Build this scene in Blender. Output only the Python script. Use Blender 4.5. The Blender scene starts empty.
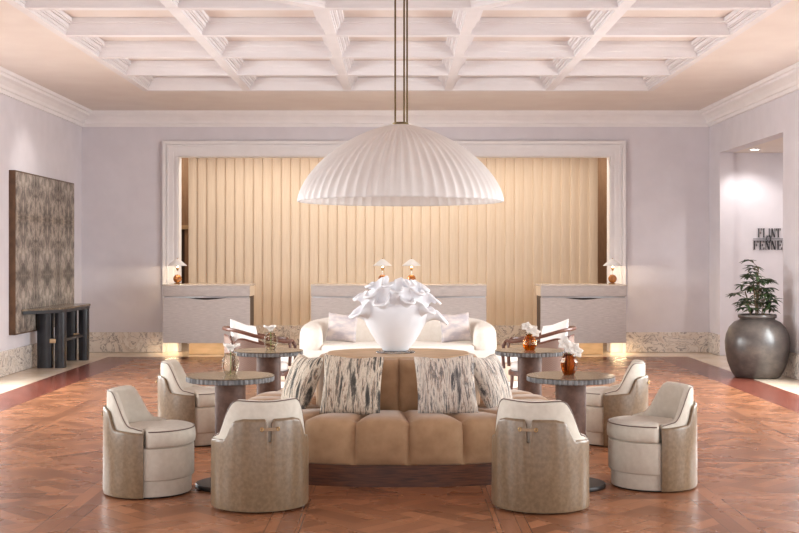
import bpy, bmesh, math, random
from math import sin, cos, pi, radians, sqrt
from mathutils import Vector, Matrix
random.seed(7)
S = bpy.context.scene
COL = S.collection
F = 1200.0; CX = 398.0; CY = 257.0; EYE = 1.6     # camera constants worked out from the vanishing point

# ------------------------------------------------------------------ helpers
def lin(c):
    out = []
    for v in c:
        v = v/255.0
        out.append(v/12.92 if v <= 0.04045 else ((v+0.055)/1.055)**2.4)
    return (out[0], out[1], out[2], 1.0)

class MB:
    """collects geometry for ONE mesh object"""
    def __init__(s): s.v = []; s.f = []
    def add(s, vs, fs):
        o = len(s.v); s.v += [tuple(p) for p in vs]; s.f += [tuple(i+o for i in f) for f in fs]; return s
    def box(s, x0, x1, y0, y1, z0, z1):
        vs = [(x, y, z) for z in (z0, z1) for y in (y0, y1) for x in (x0, x1)]
        return s.add(vs, [(0,2,3,1),(4,5,7,6),(0,1,5,4),(2,6,7,3),(0,4,6,2),(1,3,7,5)])
    def rbox(s, x0, x1, y0, y1, z0, z1, r=.004, seg=2):
        bm = bmesh.new()
        bmesh.ops.create_cube(bm, size=1)
        for v in bm.verts:
            v.co = Vector(((x0+x1)/2+v.co.x*(x1-x0), (y0+y1)/2+v.co.y*(y1-y0), (z0+z1)/2+v.co.z*(z1-z0)))
        bmesh.ops.bevel(bm, geom=bm.edges[:], offset=r, segments=seg, profile=.5, affect='EDGES')
        bm.verts.index_update()
        s.add([v.co for v in bm.verts], [[v.index for v in f.verts] for f in bm.faces]); bm.free(); return s
    def rings(s, rings, closed=True, cap0=True, cap1=True):
        n = len(rings[0]); vs = [p for r in rings for p in r]; fs = []
        for i in range(len(rings)-1):
            for j in range(n if closed else n-1):
                k = (j+1) % n
                fs.append((i*n+j, i*n+k, (i+1)*n+k, (i+1)*n+j))
        if cap0: fs.append(tuple(reversed(range(n))))
        if cap1: fs.append(tuple(range((len(rings)-1)*n, len(rings)*n)))
        return s.add(vs, fs)
    def lathe(s, prof, n=32, c=(0,0), cap0=True, cap1=True, fn=None):
        R = []
        for r, z in prof:
            R.append([(c[0]+r*(fn(2*pi*j/n, z) if fn else 1)*cos(2*pi*j/n), c[1]+r*(fn(2*pi*j/n, z) if fn else 1)*sin(2*pi*j/n), z) for j in range(n)])
        return s.rings(R, True, cap0, cap1)
    def tube(s, path, r, n=8, radii=None):
        P = [Vector(p) for p in path]; R = []
        up = Vector((0,0,1))
        for i, p in enumerate(P):
            t = (P[min(i+1,len(P)-1)]-P[max(i-1,0)]).normalized()
            a = t.cross(up)
            if a.length < 1e-3: a = t.cross(Vector((0,1,0)))
            a.normalize(); b = a.cross(t).normalized()
            rr = radii[i] if radii else r
            R.append([p + a*rr*cos(2*pi*k/n) + b*rr*sin(2*pi*k/n) for k in range(n)])
        return s.rings(R)
    def prism(s, poly, z0, z1):
        n = len(poly)
        vs = [(x,y,z0) for x,y in poly]+[(x,y,z1) for x,y in poly]
        fs = [tuple(reversed(range(n))), tuple(range(n,2*n))]+[(i,(i+1)%n,n+(i+1)%n,n+i) for i in range(n)]
        return s.add(vs, fs)
    def xform(s, M):
        s.v = [tuple(M @ Vector(p)) for p in s.v]; return s
    def build(s, name, m, parent=None, smooth=True, angle=40, mods=None):
        me = bpy.data.meshes.new(name); me.from_pydata(s.v, [], s.f); me.validate()
        bm = bmesh.new(); bm.from_mesh(me)
        bmesh.ops.recalc_face_normals(bm, faces=bm.faces[:])
        if smooth:
            for f in bm.faces: f.smooth = True
            for e in bm.edges:
                if len(e.link_faces) == 2 and e.calc_face_angle(0) > radians(angle): e.smooth = False
        bm.to_mesh(me); bm.free()
        me.materials.append(m)
        o = bpy.data.objects.new(name, me); COL.objects.link(o)
        if parent: o.parent = parent
        for kind, kw in (mods or []):
            md = o.modifiers.new(kind.lower(), kind)
            for k, v in kw.items(): setattr(md, k, v)
        return o

def tag(o, label, cat, group=None):
    o['label'] = label; o['category'] = cat
    if group: o['group'] = group
    return o
def thing(name, label, cat, loc=(0,0,0), rz=0, group=None):
    o = bpy.data.objects.new(name, None); COL.objects.link(o)
    o.empty_display_size = .1
    o.location = loc; o.rotation_euler = (0,0,rz)
    return tag(o, label, cat, group)
def struct(name, mb, m, smooth=False, parent=None):
    o = mb.build(name, m, parent, smooth=smooth); o['kind'] = 'structure'; return o
def dup(root, loc, rz, label, group=None):
    r = root.copy(); COL.objects.link(r); r.location = loc; r.rotation_euler = (0,0,rz); r['label'] = label
    if group: r['group'] = group
    for ch in list(root.children):
        c = ch.copy(); COL.objects.link(c); c.parent = r
        for g in list(ch.children):
            d = g.copy(); COL.objects.link(d); d.parent = c
    return r
def sstep(a, b, x):
    t = min(1, max(0, (x-a)/(b-a))); return t*t*(3-2*t)
def super_ring(a, b, n, N, u0=0.0):
    """N points evenly spaced along a superellipse, starting at the -Y (front) point; gives (x, y, nx, ny, u)"""
    M = 4000; pts = []
    for i in range(M+1):
        t = -pi/2 + 2*pi*i/M
        c, s_ = cos(t), sin(t)
        pts.append((a*math.copysign(abs(c)**(2/n), c), b*math.copysign(abs(s_)**(2/n), s_)))
    L = [0]
    for i in range(M): L.append(L[-1]+math.hypot(pts[i+1][0]-pts[i][0], pts[i+1][1]-pts[i][1]))
    T = L[-1]; out = []; j = 0
    for k in range(N):
        l = T*k/N
        while L[j+1] < l: j += 1
        q = (l-L[j])/max(1e-9, L[j+1]-L[j])
        x = pts[j][0]+(pts[j+1][0]-pts[j][0])*q; y = pts[j][1]+(pts[j+1][1]-pts[j][1])*q
        nx = math.copysign(abs(x/a)**(n-1), x)/a; ny = math.copysign(abs(y/b)**(n-1), y)/b
        h = math.hypot(nx, ny); out.append((x, y, nx/h, ny/h, k/N))
    return out, T

# ------------------------------------------------------------------ materials
def newmat(name):
    m = bpy.data.materials.new(name); m.use_nodes = True
    nt = m.node_tree; return m, nt, nt.nodes['Principled BSDF']
def N_(nt, t, **kw):
    n = nt.nodes.new(t)
    for k, v in kw.items():
        if k in n.inputs: n.inputs[k].default_value = v
        else: setattr(n, k, v)
    return n
def coords(nt, kind='Object', scale=(1,1,1), rot=(0,0,0), loc=(0,0,0)):
    tc = nt.nodes.new('ShaderNodeTexCoord'); mp = nt.nodes.new('ShaderNodeMapping')
    nt.links.new(tc.outputs[kind], mp.inputs['Vector'])
    mp.inputs['Scale'].default_value = scale; mp.inputs['Rotation'].default_value = rot; mp.inputs['Location'].default_value = loc
    return mp.outputs['Vector']
def ramp(nt, fac, stops, interp='LINEAR'):
    r = nt.nodes.new('ShaderNodeValToRGB'); nt.links.new(fac, r.inputs['Fac'])
    e = r.color_ramp.elements; r.color_ramp.interpolation = interp
    e[0].position = stops[0][0]; e[0].color = stops[0][1]
    e[1].position = stops[-1][0]; e[1].color = stops[-1][1]
    for p, c in stops[1:-1]:
        k = e.new(p); k.color = c
    return r.outputs['Color']
def bump(nt, b, h, strength=.2, dist=.01):
    n = N_(nt, 'ShaderNodeBump'); n.inputs['Strength'].default_value = strength; n.inputs['Distance'].default_value = dist
    nt.links.new(h, n.inputs['Height']); nt.links.new(n.outputs['Normal'], b.inputs['Normal'])
def noisy(name, c1, c2, rough=.5, metal=0, scale=8, stretch=(1,1,1), bumps=0, detail=4, spec=.5, sheen=0, lo=.35, hi=.65, bdist=.005):
    m, nt, b = newmat(name)
    v = coords(nt, 'Object', stretch)
    n = N_(nt, 'ShaderNodeTexNoise', Scale=scale, Detail=detail); nt.links.new(v, n.inputs['Vector'])
    nt.links.new(ramp(nt, n.outputs['Fac'], [(lo, lin(c1)), (hi, lin(c2))]), b.inputs['Base Color'])
    b.inputs['Roughness'].default_value = rough; b.inputs['Metallic'].default_value = metal
    b.inputs['Specular IOR Level'].default_value = spec
    if sheen: b.inputs['Sheen Weight'].default_value = sheen
    if bumps: bump(nt, b, n.outputs['Fac'], bumps, bdist)
    return m
def weave(name, c1, c2, rough=.9, scale=240, bumps=.25):
    m, nt, b = newmat(name)
    v = coords(nt)
    n = N_(nt, 'ShaderNodeTexNoise', Scale=26, Detail=5); nt.links.new(v, n.inputs['Vector'])
    w = N_(nt, 'ShaderNodeTexVoronoi', Scale=scale); nt.links.new(v, w.inputs['Vector'])
    nt.links.new(ramp(nt, n.outputs['Fac'], [(.3, lin(c1)), (.7, lin(c2))]), b.inputs['Base Color'])
    b.inputs['Roughness'].default_value = rough; b.inputs['Specular IOR Level'].default_value = .2
    b.inputs['Sheen Weight'].default_value = .15
    bump(nt, b, w.outputs['Distance'], bumps, .002)
    return m
def glass(name, c, rough=.02, ior=1.33):
    m, nt, b = newmat(name)
    n = N_(nt, 'ShaderNodeTexNoise', Scale=14); nt.links.new(coords(nt), n.inputs['Vector'])
    c2 = tuple(max(0, int(x*.9)) for x in c)
    nt.links.new(ramp(nt, n.outputs['Fac'], [(.3, lin(c)), (.7, lin(c2))]), b.inputs['Base Color'])
    b.inputs['Transmission Weight'].default_value = 1; b.inputs['Roughness'].default_value = rough; b.inputs['IOR'].default_value = ior
    return m
def glow(name, c, strength):
    m, nt, b = newmat(name)
    b.inputs['Base Color'].default_value = lin(c); b.inputs['Emission Color'].default_value = lin(c); b.inputs['Emission Strength'].default_value = strength
    return m

M = {}
M['wall'] = noisy('wall_plaster', (222,217,222), (227,222,227), .85, scale=3, bumps=.02, spec=.2)
M['trim'] = noisy('trim_paint', (242,238,238), (246,242,242), .6, scale=4, spec=.3)
M['ceil'] = noisy('ceiling_paint', (232,222,216), (236,227,221), .9, scale=2, spec=.1)
M['cofferpanel'] = noisy('coffer_panel_paint', (222,210,203), (227,215,208), .9, scale=2, spec=.1)
M['coffer'] = noisy('coffer_paint', (229,224,225), (234,229,230), .8, scale=2, spec=.2)
M['brown'] = noisy('brown_panel', (150,118,92), (164,131,104), .6, scale=5, stretch=(6,6,1))
M['darkbrown'] = noisy('dark_panel', (62,48,40), (74,58,48), .5, scale=5)
M['ivory'] = weave('ivory_linen', (206,196,182), (216,207,194))
M['leather'] = noisy('taupe_leather', (119,97,74), (135,112,88), .3, scale=42, bumps=.05, detail=6, bdist=.002)
M['leather_edge'] = noisy('leather_strap', (150,124,98), (165,138,110), .45, scale=30)
M['piping'] = noisy('brown_piping', (100,78,68), (114,90,80), .5, scale=60)
M['brass'] = noisy('brass', (190,150,96), (205,168,112), .28, 1, scale=12)
M['rodbrass'] = noisy('aged_brass', (96,78,50), (112,92,62), .4, 1, scale=12)
M['black'] = noisy('black_lacquer', (26,27,33), (36,37,43), .3, scale=8)
M['blackmetal'] = noisy('black_metal', (34,30,30), (44,39,38), .45, scale=20)
M['post'] = noisy('dark_leather_post', (88,62,52), (106,78,66), .5, spec=.3, scale=24, bumps=.08, bdist=.002)
M['tan'] = noisy('tan_velvet', (156,121,89), (172,136,103), .75, scale=10, sheen=.25, spec=.25)
M['tantop'] = noisy('tan_top_panel', (178,146,112), (194,160,126), .5, scale=8)
M['tanwood'] = noisy('pale_oak', (196,164,126), (212,180,142), .4, scale=5, stretch=(1,10,4))
M['plinthwood'] = noisy('dark_walnut', (62,34,22), (104,60,38), .45, scale=7, stretch=(1,1,14), bumps=.1)
M['rattanwood'] = noisy('rattan_wood', (92,58,46), (114,74,58), .35, scale=6, stretch=(3,3,3))
M['white_cloth'] = weave('white_boucle', (240,232,226), (246,240,236), scale=160, bumps=.35)
M['creamseat'] = weave('cream_boucle', (236,226,214), (243,234,224), scale=140, bumps=.35)
M['beigeside'] = weave('beige_cloth', (214,188,164), (222,198,176), scale=200)
M['ceramic'] = noisy('matte_white_ceramic', (241,239,242), (246,244,247), .45, scale=6, spec=.4)
M['shade'] = noisy('lamp_shade_white', (240,236,232), (245,242,238), .7, scale=10)
M['chrome'] = noisy('satin_chrome', (180,178,180), (196,194,196), .3, 1, scale=6)
M['soil'] = noisy('potting_soil', (44,34,28), (66,52,42), .95, scale=60, bumps=.6)
M['stem'] = noisy('plant_stem', (84,68,48), (104,88,62), .8, scale=20)
M['leaf'] = noisy('plant_leaf', (30,42,26), (62,80,46), .4, scale=9)
M['petal'] = noisy('white_petal', (248,238,228), (252,246,240), .55, scale=20)
M['spadix'] = noisy('yellow_spadix', (226,190,110), (236,206,130), .6, scale=40)
M['greenstem'] = noisy('green_flower_stem', (104,128,66), (128,150,86), .6, scale=20)
M['glass'] = glass('clear_glass', (252,250,240), .0, 1.12); M['amber'] = glass('amber_glass', (246,176,70)); M['brownglass'] = glass('brown_glass', (206,150,92))
M['disc'] = glass('pale_glass_disc', (225,228,232), .08)
M['lampglass'] = noisy('amber_ball_glaze', (160,98,48), (180,118,66), .12, scale=8)
M['bulb'] = glow('warm_bulb', (255,222,170), 10); M['led'] = glow('led_strip', (255,214,150), 4); M['down'] = glow('downlight_lens', (255,244,230), 14)
M['signblack'] = noisy('sign_black', (48,46,50), (58,56,60), .5, scale=20)
M['frame_white'] = noisy('window_frame_paint', (236,234,234), (242,240,240), .5, scale=6)

# striated dome: fibreglass that lets a little light through
m, nt, b = newmat('pendant_fibreglass'); M['dome'] = m
n = N_(nt, 'ShaderNodeTexNoise', Scale=5, Detail=3); nt.links.new(coords(nt), n.inputs['Vector'])
colr = ramp(nt, n.outputs['Fac'], [(.3, lin((243,237,234))), (.7, lin((248,243,240)))])
nt.links.new(colr, b.inputs['Base Color']); b.inputs['Roughness'].default_value = .6
tr = N_(nt, 'ShaderNodeBsdfTranslucent'); nt.links.new(colr, tr.inputs['Color'])
mx = N_(nt, 'ShaderNodeMixShader'); mx.inputs[0].default_value = .22
nt.links.new(b.outputs[0], mx.inputs[1]); nt.links.new(tr.outputs[0], mx.inputs[2])
nt.links.new(mx.outputs[0], nt.nodes['Material Output'].inputs['Surface'])

# grey silk-like desk cloth with fine horizontal slubs
m, nt, b = newmat('grey_slub_cloth'); M['deskcloth'] = m
n = N_(nt, 'ShaderNodeTexNoise', Scale=3, Detail=8, Roughness=.7); nt.links.new(coords(nt, 'Object', (3,3,55)), n.inputs['Vector'])
nt.links.new(ramp(nt, n.outputs['Fac'], [(.32, lin((180,167,161))), (.68, lin((216,204,197)))]), b.inputs['Base Color'])
b.inputs['Roughness'].default_value = .5
# fluted wall oak
M['flute'] = noisy('pale_fluted_oak', (230,211,188), (237,219,197), .55, scale=4, stretch=(14,14,.6), spec=.3)
# travertine floor
m, nt, b = newmat('travertine'); M['trav'] = m
v = coords(nt)
n = N_(nt, 'ShaderNodeTexNoise', Scale=1.6, Detail=8, Roughness=.65); nt.links.new(v, n.inputs['Vector'])
nt.links.new(ramp(nt, n.outputs['Fac'], [(.3, lin((205,182,158))), (.5, lin((222,202,180))), (.7, lin((232,216,198)))]), b.inputs['Base Color'])
b.inputs['Roughness'].default_value = .16
# veined marble
m, nt, b = newmat('veined_marble'); M['marble'] = m
v = coords(nt)
n = N_(nt, 'ShaderNodeTexNoise', Scale=2.6, Detail=9, Roughness=.62, Distortion=2.2); nt.links.new(v, n.inputs['Vector'])
nt.links.new(ramp(nt, n.outputs['Fac'], [(.30, lin((236,228,220))), (.44, lin((230,220,211))), (.47, lin((138,126,120))), (.495, lin((234,226,218))), (.57, lin((226,213,201))), (.59, lin((186,172,160))), (.61, lin((236,228,220)))]), b.inputs['Base Color'])
b.inputs['Roughness'].default_value = .2
# table stone
m, nt, b = newmat('grey_brown_stone'); M['stone'] = m
n = N_(nt, 'ShaderNodeTexNoise', Scale=9, Detail=8, Roughness=.7, Distortion=1.2); nt.links.new(coords(nt), n.inputs['Vector'])
nt.links.new(ramp(nt, n.outputs['Fac'], [(.3, lin((74,64,54))), (.5, lin((112,98,82))), (.7, lin((150,134,114)))]), b.inputs['Base Color']); b.inputs['Specular IOR Level'].default_value = .4
b.inputs['Roughness'].default_value = .2
M['stone_edge'] = noisy('ribbed_grey_stone', (104,102,104), (140,138,138), .3, scale=20)
# glazed pot
m, nt, b = newmat('glazed_pot'); M['pot'] = m
v = coords(nt, 'Object', (1,1,1.6))
n = N_(nt, 'ShaderNodeTexNoise', Scale=3.4, Detail=7, Roughness=.7); nt.links.new(v, n.inputs['Vector'])
nt.links.new(ramp(nt, n.outputs['Fac'], [(.3, lin((58,52,50))), (.5, lin((78,70,66))), (.7, lin((100,90,82)))]), b.inputs['Base Color'])
b.inputs['Roughness'].default_value = .3
# cane webbing
m, nt, b = newmat('cane_webbing'); M['cane'] = m
w = N_(nt, 'ShaderNodeTexChecker', Scale=90); nt.links.new(coords(nt), w.inputs['Vector'])
w.inputs['Color1'].default_value = lin((120,94,84)); w.inputs['Color2'].default_value = lin((150,124,110))
nt.links.new(w.outputs['Color'], b.inputs['Base Color']); b.inputs['Roughness'].default_value = .6

# parquet: square panels with a frame of planks round a diagonal basket weave
def wood_planks(nt, rot, bw, bh, cols, seed=0):
    v = coords(nt, 'Object', (1,1,1), (0,0,rot), (seed,seed*.7,0))
    bk = N_(nt, 'ShaderNodeTexBrick', Scale=1.0); bk.offset = .5
    bk.inputs['Brick Width'].default_value = bw; bk.inputs['Row Height'].default_value = bh
    bk.inputs['Mortar Size'].default_value = .0022; bk.inputs['Mortar Smooth'].default_value = .3; bk.inputs['Bias'].default_value = 0
    bk.inputs['Color1'].default_value = lin(cols[0]); bk.inputs['Color2'].default_value = lin(cols[1]); bk.inputs['Mortar'].default_value = lin(cols[2])
    nt.links.new(v, bk.inputs['Vector'])
    g = N_(nt, 'ShaderNodeTexNoise', Scale=5, Detail=6, Roughness=.65)
    v2 = nt.nodes.new('ShaderNodeMapping'); v2.inputs['Scale'].default_value = (.7, 22, 1); nt.links.new(v, v2.inputs['Vector']); nt.links.new(v2.outputs[0], g.inputs['Vector'])
    mm = N_(nt, 'ShaderNodeMix', data_type='RGBA', blend_type='MULTIPLY'); mm.inputs[0].default_value = .5
    nt.links.new(bk.outputs['Color'], mm.inputs[6])
    nt.links.new(ramp(nt, g.outputs['Fac'], [(.3, (.74,.71,.69,1)), (.7, (1.08,1.07,1.06,1))]), mm.inputs[7])
    return mm.outputs[2]
def mathn(nt, op, a, bb=None):
    n = nt.nodes.new('ShaderNodeMath'); n.operation = op
    for i, x in enumerate((a, bb)):
        if x is None: continue
        if isinstance(x, (int, float)): n.inputs[i].default_value = x
        else: nt.links.new(x, n.inputs[i])
    return n.outputs[0]
def mixc(nt, fac, a, bb):
    n = N_(nt, 'ShaderNodeMix', data_type='RGBA'); nt.links.new(fac, n.inputs[0]); nt.links.new(a, n.inputs[6]); nt.links.new(bb, n.inputs[7]); return n.outputs[2]
def parquet(name, cols, T, rough):
    m, nt, b = newmat(name)
    A = wood_planks(nt, pi/4, 1.44, .12, cols); B = wood_planks(nt, -pi/4, 1.44, .12, cols, 4.8)
    ck = N_(nt, 'ShaderNodeTexChecker', Scale=1.0)
    nt.links.new(coords(nt, 'Object', (1/.48,)*2+(1,), (0,0,pi/4)), ck.inputs['Vector'])
    inner = mixc(nt, ck.outputs['Fac'], A, B)
    C = wood_planks(nt, 0, T/2, .12, cols, 1.7); D = wood_planks(nt, pi/2, T/2, .11, cols, 2.9)
    sp = nt.nodes.new('ShaderNodeSeparateXYZ'); nt.links.new(coords(nt, 'Object', (1/T,1/T,1), (0,0,0), (.5,.08,0)), sp.inputs[0])
    def edge(o): return mathn(nt, 'ABSOLUTE', mathn(nt, 'SUBTRACT', mathn(nt, 'FRACT', o), .5))
    ex = edge(sp.outputs[0]); ey = edge(sp.outputs[1])
    fx = mathn(nt, 'GREATER_THAN', ex, .425); fy = mathn(nt, 'GREATER_THAN', ey, .425)
    c = mixc(nt, fy, inner, C); c = mixc(nt, fx, c, D)
    # thin plank joints round the frames
    j = mathn(nt, 'LESS_THAN', mathn(nt, 'ABSOLUTE', mathn(nt, 'SUBTRACT', mathn(nt, 'MAXIMUM', ex, ey), .425)), .0022)
    dk = nt.nodes.new('ShaderNodeRGB'); dk.outputs[0].default_value = lin(cols[2])
    c = mixc(nt, j, c, dk.outputs[0])
    nt.links.new(c, b.inputs['Base Color'])
    g = N_(nt, 'ShaderNodeTexNoise', Scale=2.2, Detail=3); nt.links.new(coords(nt), g.inputs['Vector'])
    b.inputs['Specular IOR Level'].default_value = .28
    rr = nt.nodes.new('ShaderNodeMapRange'); nt.links.new(g.outputs['Fac'], rr.inputs[0]); rr.inputs[3].default_value = rough-.04; rr.inputs[4].default_value = rough+.05
    nt.links.new(rr.outputs[0], b.inputs['Roughness'])
    return m
M['parquet'] = parquet('parquet_wood', ((127,80,54), (168,112,79), (88,56,40)), 1.357, .27)
M['border'] = parquet('parquet_border', ((106,56,45), (128,70,56), (74,38,32)), .36, .22)

# mirrored ikat canvas
m, nt, b = newmat('mirrored_ikat_canvas'); M['canvas'] = m
sp = nt.nodes.new('ShaderNodeSeparateXYZ'); nt.links.new(coords(nt), sp.inputs[0])
def mirror(o, period): return mathn(nt, 'MULTIPLY', mathn(nt, 'ABSOLUTE', mathn(nt, 'SUBTRACT', mathn(nt, 'FRACT', mathn(nt, 'MULTIPLY', o, 1/period)), .5)), period)
my = mirror(sp.outputs[1], 1.15); mz = mirror(sp.outputs[2], 1.62); my2 = mirror(my, .5)
cb = nt.nodes.new('ShaderNodeCombineXYZ'); nt.links.new(my, cb.inputs[1]); nt.links.new(mz, cb.inputs[2])
n = N_(nt, 'ShaderNodeTexNoise', Scale=5.2, Detail=8, Roughness=.68, Distortion=.7); nt.links.new(cb.outputs[0], n.inputs['Vector'])
c1 = ramp(nt, n.outputs['Fac'], [(.34, lin((86,79,76))), (.46, lin((128,119,112))), (.54, lin((164,153,143))), (.68, lin((190,178,166)))])
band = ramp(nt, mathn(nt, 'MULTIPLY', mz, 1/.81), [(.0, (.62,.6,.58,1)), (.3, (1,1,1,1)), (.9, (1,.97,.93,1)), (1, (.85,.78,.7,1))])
seam = mathn(nt, 'LESS_THAN', my, .012)
mm = N_(nt, 'ShaderNodeMix', data_type='RGBA', blend_type='MULTIPLY'); mm.inputs[0].default_value = .8
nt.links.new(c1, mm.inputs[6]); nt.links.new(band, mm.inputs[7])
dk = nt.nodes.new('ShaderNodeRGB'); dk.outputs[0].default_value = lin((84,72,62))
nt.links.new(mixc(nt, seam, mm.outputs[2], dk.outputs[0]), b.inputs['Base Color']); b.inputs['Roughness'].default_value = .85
M['gilt'] = noisy('bronze_frame', (84,60,42), (104,76,54), .5, .2, scale=8)

def ikat(name, seed, dark, cols):
    m, nt, b = newmat(name)
    v = coords(nt, 'Object', (19,2,2.0), (0,0,0), (seed, 0, seed*.37))
    n = N_(nt, 'ShaderNodeTexNoise', Scale=1.5, Detail=8, Roughness=.75, Distortion=.4); nt.links.new(v, n.inputs['Vector'])
    c = ramp(nt, n.outputs['Fac'], [(.39, lin(cols[0])), (.445, lin(cols[1])), (.475, lin(cols[2])), (.52, lin(cols[3])), (.55, lin(cols[4])), (.575, lin(cols[1])), (.61, lin(cols[0])), (.66, lin(cols[3]))], 'LINEAR')
    nt.links.new(c, b.inputs['Base Color']); b.inputs['Roughness'].default_value = .9
    bump(nt, b, n.outputs['Fac'], .4, .01)
    return m
M['ikat'] = ikat('striped_ikat', 1.3, 0, ((66,62,58), (122,114,106), (204,188,168), (222,209,192), (176,146,122)))
M['ikat2'] = ikat('striped_ikat_pale', 5.1, 0, ((84,80,80), (140,133,130), (206,193,179), (224,213,202), (184,158,138)))
M['silk'] = noisy('grey_marbled_silk', (182,172,176), (214,200,194), .6, scale=6, stretch=(1,1,2.2), lo=.4, hi=.6)

# ------------------------------------------------------------------ setting
XL, XR, YB, ZC = -5.32, 5.24, 20.2, 4.04
YF = -3.0
WT = .22
struct('floor', MB().box(-9, 9.2, YF-.3, 24.2, -.12, -.003), M['trav'])
struct('floor_parquet', MB().box(-4.11, 4.11, YF, 18.72, -.004, 0), M['parquet'])
struct('floor_border', MB().box(-4.65,-4.11,YF,19.24,-.004,0).box(4.11,4.65,YF,19.24,-.004,0).box(-4.11,4.11,18.72,19.24,-.004,0), M['border'])
# left wall with unseen openings, placed and sized to even out the room's light
WIN = [(1.0,3.8),(5.0,7.8),(8.9,11.7),(12.4,15.2)]
def side_wall(name, x0, x1, ends, openings, top=2.55, sill=.35):
    w = MB(); y = ends[0]
    for a, c in openings:
        w.box(x0,x1,y,a,0,ZC+.5); w.box(x0,x1,a,c,top,ZC+.5); w.box(x0,x1,a,c,0,sill); y = c
    w.box(x0,x1,y,ends[1],0,ZC+.5)
    return struct(name, w, M['wall'])
side_wall('wall_left', XL-WT, XL, (YF,YB+WT), WIN)
w = MB(); y = YF
for a, c in WIN:
    w.box(XR,XR+WT,y,a,0,ZC+.5); w.box(XR,XR+WT,a,c,2.55,ZC+.5); w.box(XR,XR+WT,a,c,0,.35); y = c
w.box(XR,XR+WT,y,16.33,0,ZC+.5); w.box(XR,XR+WT,16.33,19.53,3.3,ZC+.5); w.box(XR,XR+WT,19.53,YB+WT,0,ZC+.5)
struct('wall_right', w, M['wall'])
k = 1
for x in (XL-WT/2, XR+WT/2):
    for a, c in WIN:
        f = MB()
        for yy in (a, c-.06, (a+c)/2-.03): f.box(x-.04,x+.04,yy,yy+.06,.35,2.55)
        for zz in (.35, 2.49, 1.7): f.box(x-.035,x+.035,a,c,zz,zz+.06)
        struct('window_%d' % k, f, M['frame_white']); k += 1
OX0, OX1, OZ = -3.70, 3.57, 3.30
w = MB().box(XL,OX0,YB,YB+WT,0,ZC+.5).box(OX1,XR,YB,YB+WT,0,ZC+.5).box(OX0,OX1,YB,YB+WT,OZ,ZC+.5)
struct('wall_back', w, M['wall'])
w = MB(); xs = [(-4,-1.6),(-1.2,1.2),(1.6,4)]; x = XL-WT
for a, c in xs:
    w.box(x,a,YF-WT,YF,0,ZC+.5); w.box(a,c,YF-WT,YF,3.3,ZC+.5); w.box(a,c,YF-WT,YF,0,.3); x = c
w.box(x,XR+WT,YF-WT,YF,0,ZC+.5)
struct('wall_front', w, M['wall'])
for a, c in xs:
    f = MB()
    for xx in (a, c-.06, (a+c)/2-.03): f.box(xx,xx+.06,YF-.15,YF-.07,.3,3.3)
    for zz in (.3, 3.24, 2.4): f.box(a,c,YF-.145,YF-.075,zz,zz+.06)
    struct('window_%d' % k, f, M['frame_white']); k += 1

# ceiling: flat painted border round the coffered field
CXX = 3.69; CY1 = 17.5; CY0 = 1.66
struct('ceiling', MB().box(XL-WT,-CXX,YF-WT,YB,ZC,ZC+.1).box(CXX,XR+WT,YF-WT,YB,ZC,ZC+.1).box(-CXX,CXX,CY1,YB,ZC,ZC+.1).box(-CXX,CXX,YF-WT,CY0,ZC,ZC+.1), M['ceil'])
REC = .165
struct('ceiling_coffer', MB().box(-CXX-.3,CXX+.3,CY0-.3,CY1+.3,ZC+REC,ZC+REC+.1), M['cofferpanel'])
tn = [1]
def trim(mb, m=None, smooth=False):
    o = struct('trim_%d' % tn[0], mb, m or M['trim'], smooth); tn[0] += 1; return o
PROF = [(.060,-.012,.022),(.072,.022,.052),(.092,.052,.066),(.104,.066,.105),(.128,.105,.122),(.150,.122,REC)]   # half width, z0, z1
def beam(p, q, ext=0, half=None, dz=0):
    """stepped coffer beam between two plan points; half=+1/-1 keeps only one side of the mouldings"""
    p = Vector((p[0],p[1],0)); q = Vector((q[0],q[1],0)); t = (q-p).normalized(); s = Vector((-t.y,t.x,0))
    mb = MB()
    for i, (h, z0, z1) in enumerate(PROF):
        e = h if ext else 0
        a, c = p - t*(e*ext), q + t*(e*ext)
        l, r = (h, -h) if half is None else ((h, -.03) if half > 0 else (.03, -h))
        pts = [a+s*r, c+s*r, c+s*l, a+s*l]
        mb.prism([(v.x, v.y) for v in pts], ZC+z0+dz, ZC+z1+dz)
    return trim(mb, M['coffer'])
cols = [-2.2,-.735,.735,2.2]; rows = [CY1-1.44*i for i in range(1,11)]    # 16.06 ... 3.10
O1, O0 = rows[3], rows[6]           # 11.74 / 7.42 : octagon ends
for x in cols:
    if abs(x) > 1: beam((x,CY0),(x,CY1))
    else:
        beam((x,O1),(x,CY1)); beam((x,CY0),(x,O0))
for i, yy in enumerate(rows):
    if i in (4,5): beam((-CXX,yy),(-2.2,yy),dz=-.0022); beam((2.2,yy),(CXX,yy),dz=-.0022)
    else: beam((-CXX,yy),(CXX,yy),dz=-.0022)
for sx in (-1,1):
    beam((sx*.735,O1),(sx*2.2,rows[4]),dz=-.0041); beam((sx*.735,O0),(sx*2.2,rows[5]),dz=-.0041)
beam((-CXX,CY0),(-CXX,CY1),half=-1,dz=-.006); beam((CXX,CY0),(CXX,CY1),half=1,dz=-.006); beam((-CXX,CY1),(CXX,CY1),half=-1,dz=-.0075); beam((-CXX,CY0),(CXX,CY0),half=1,dz=-.0075)
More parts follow.
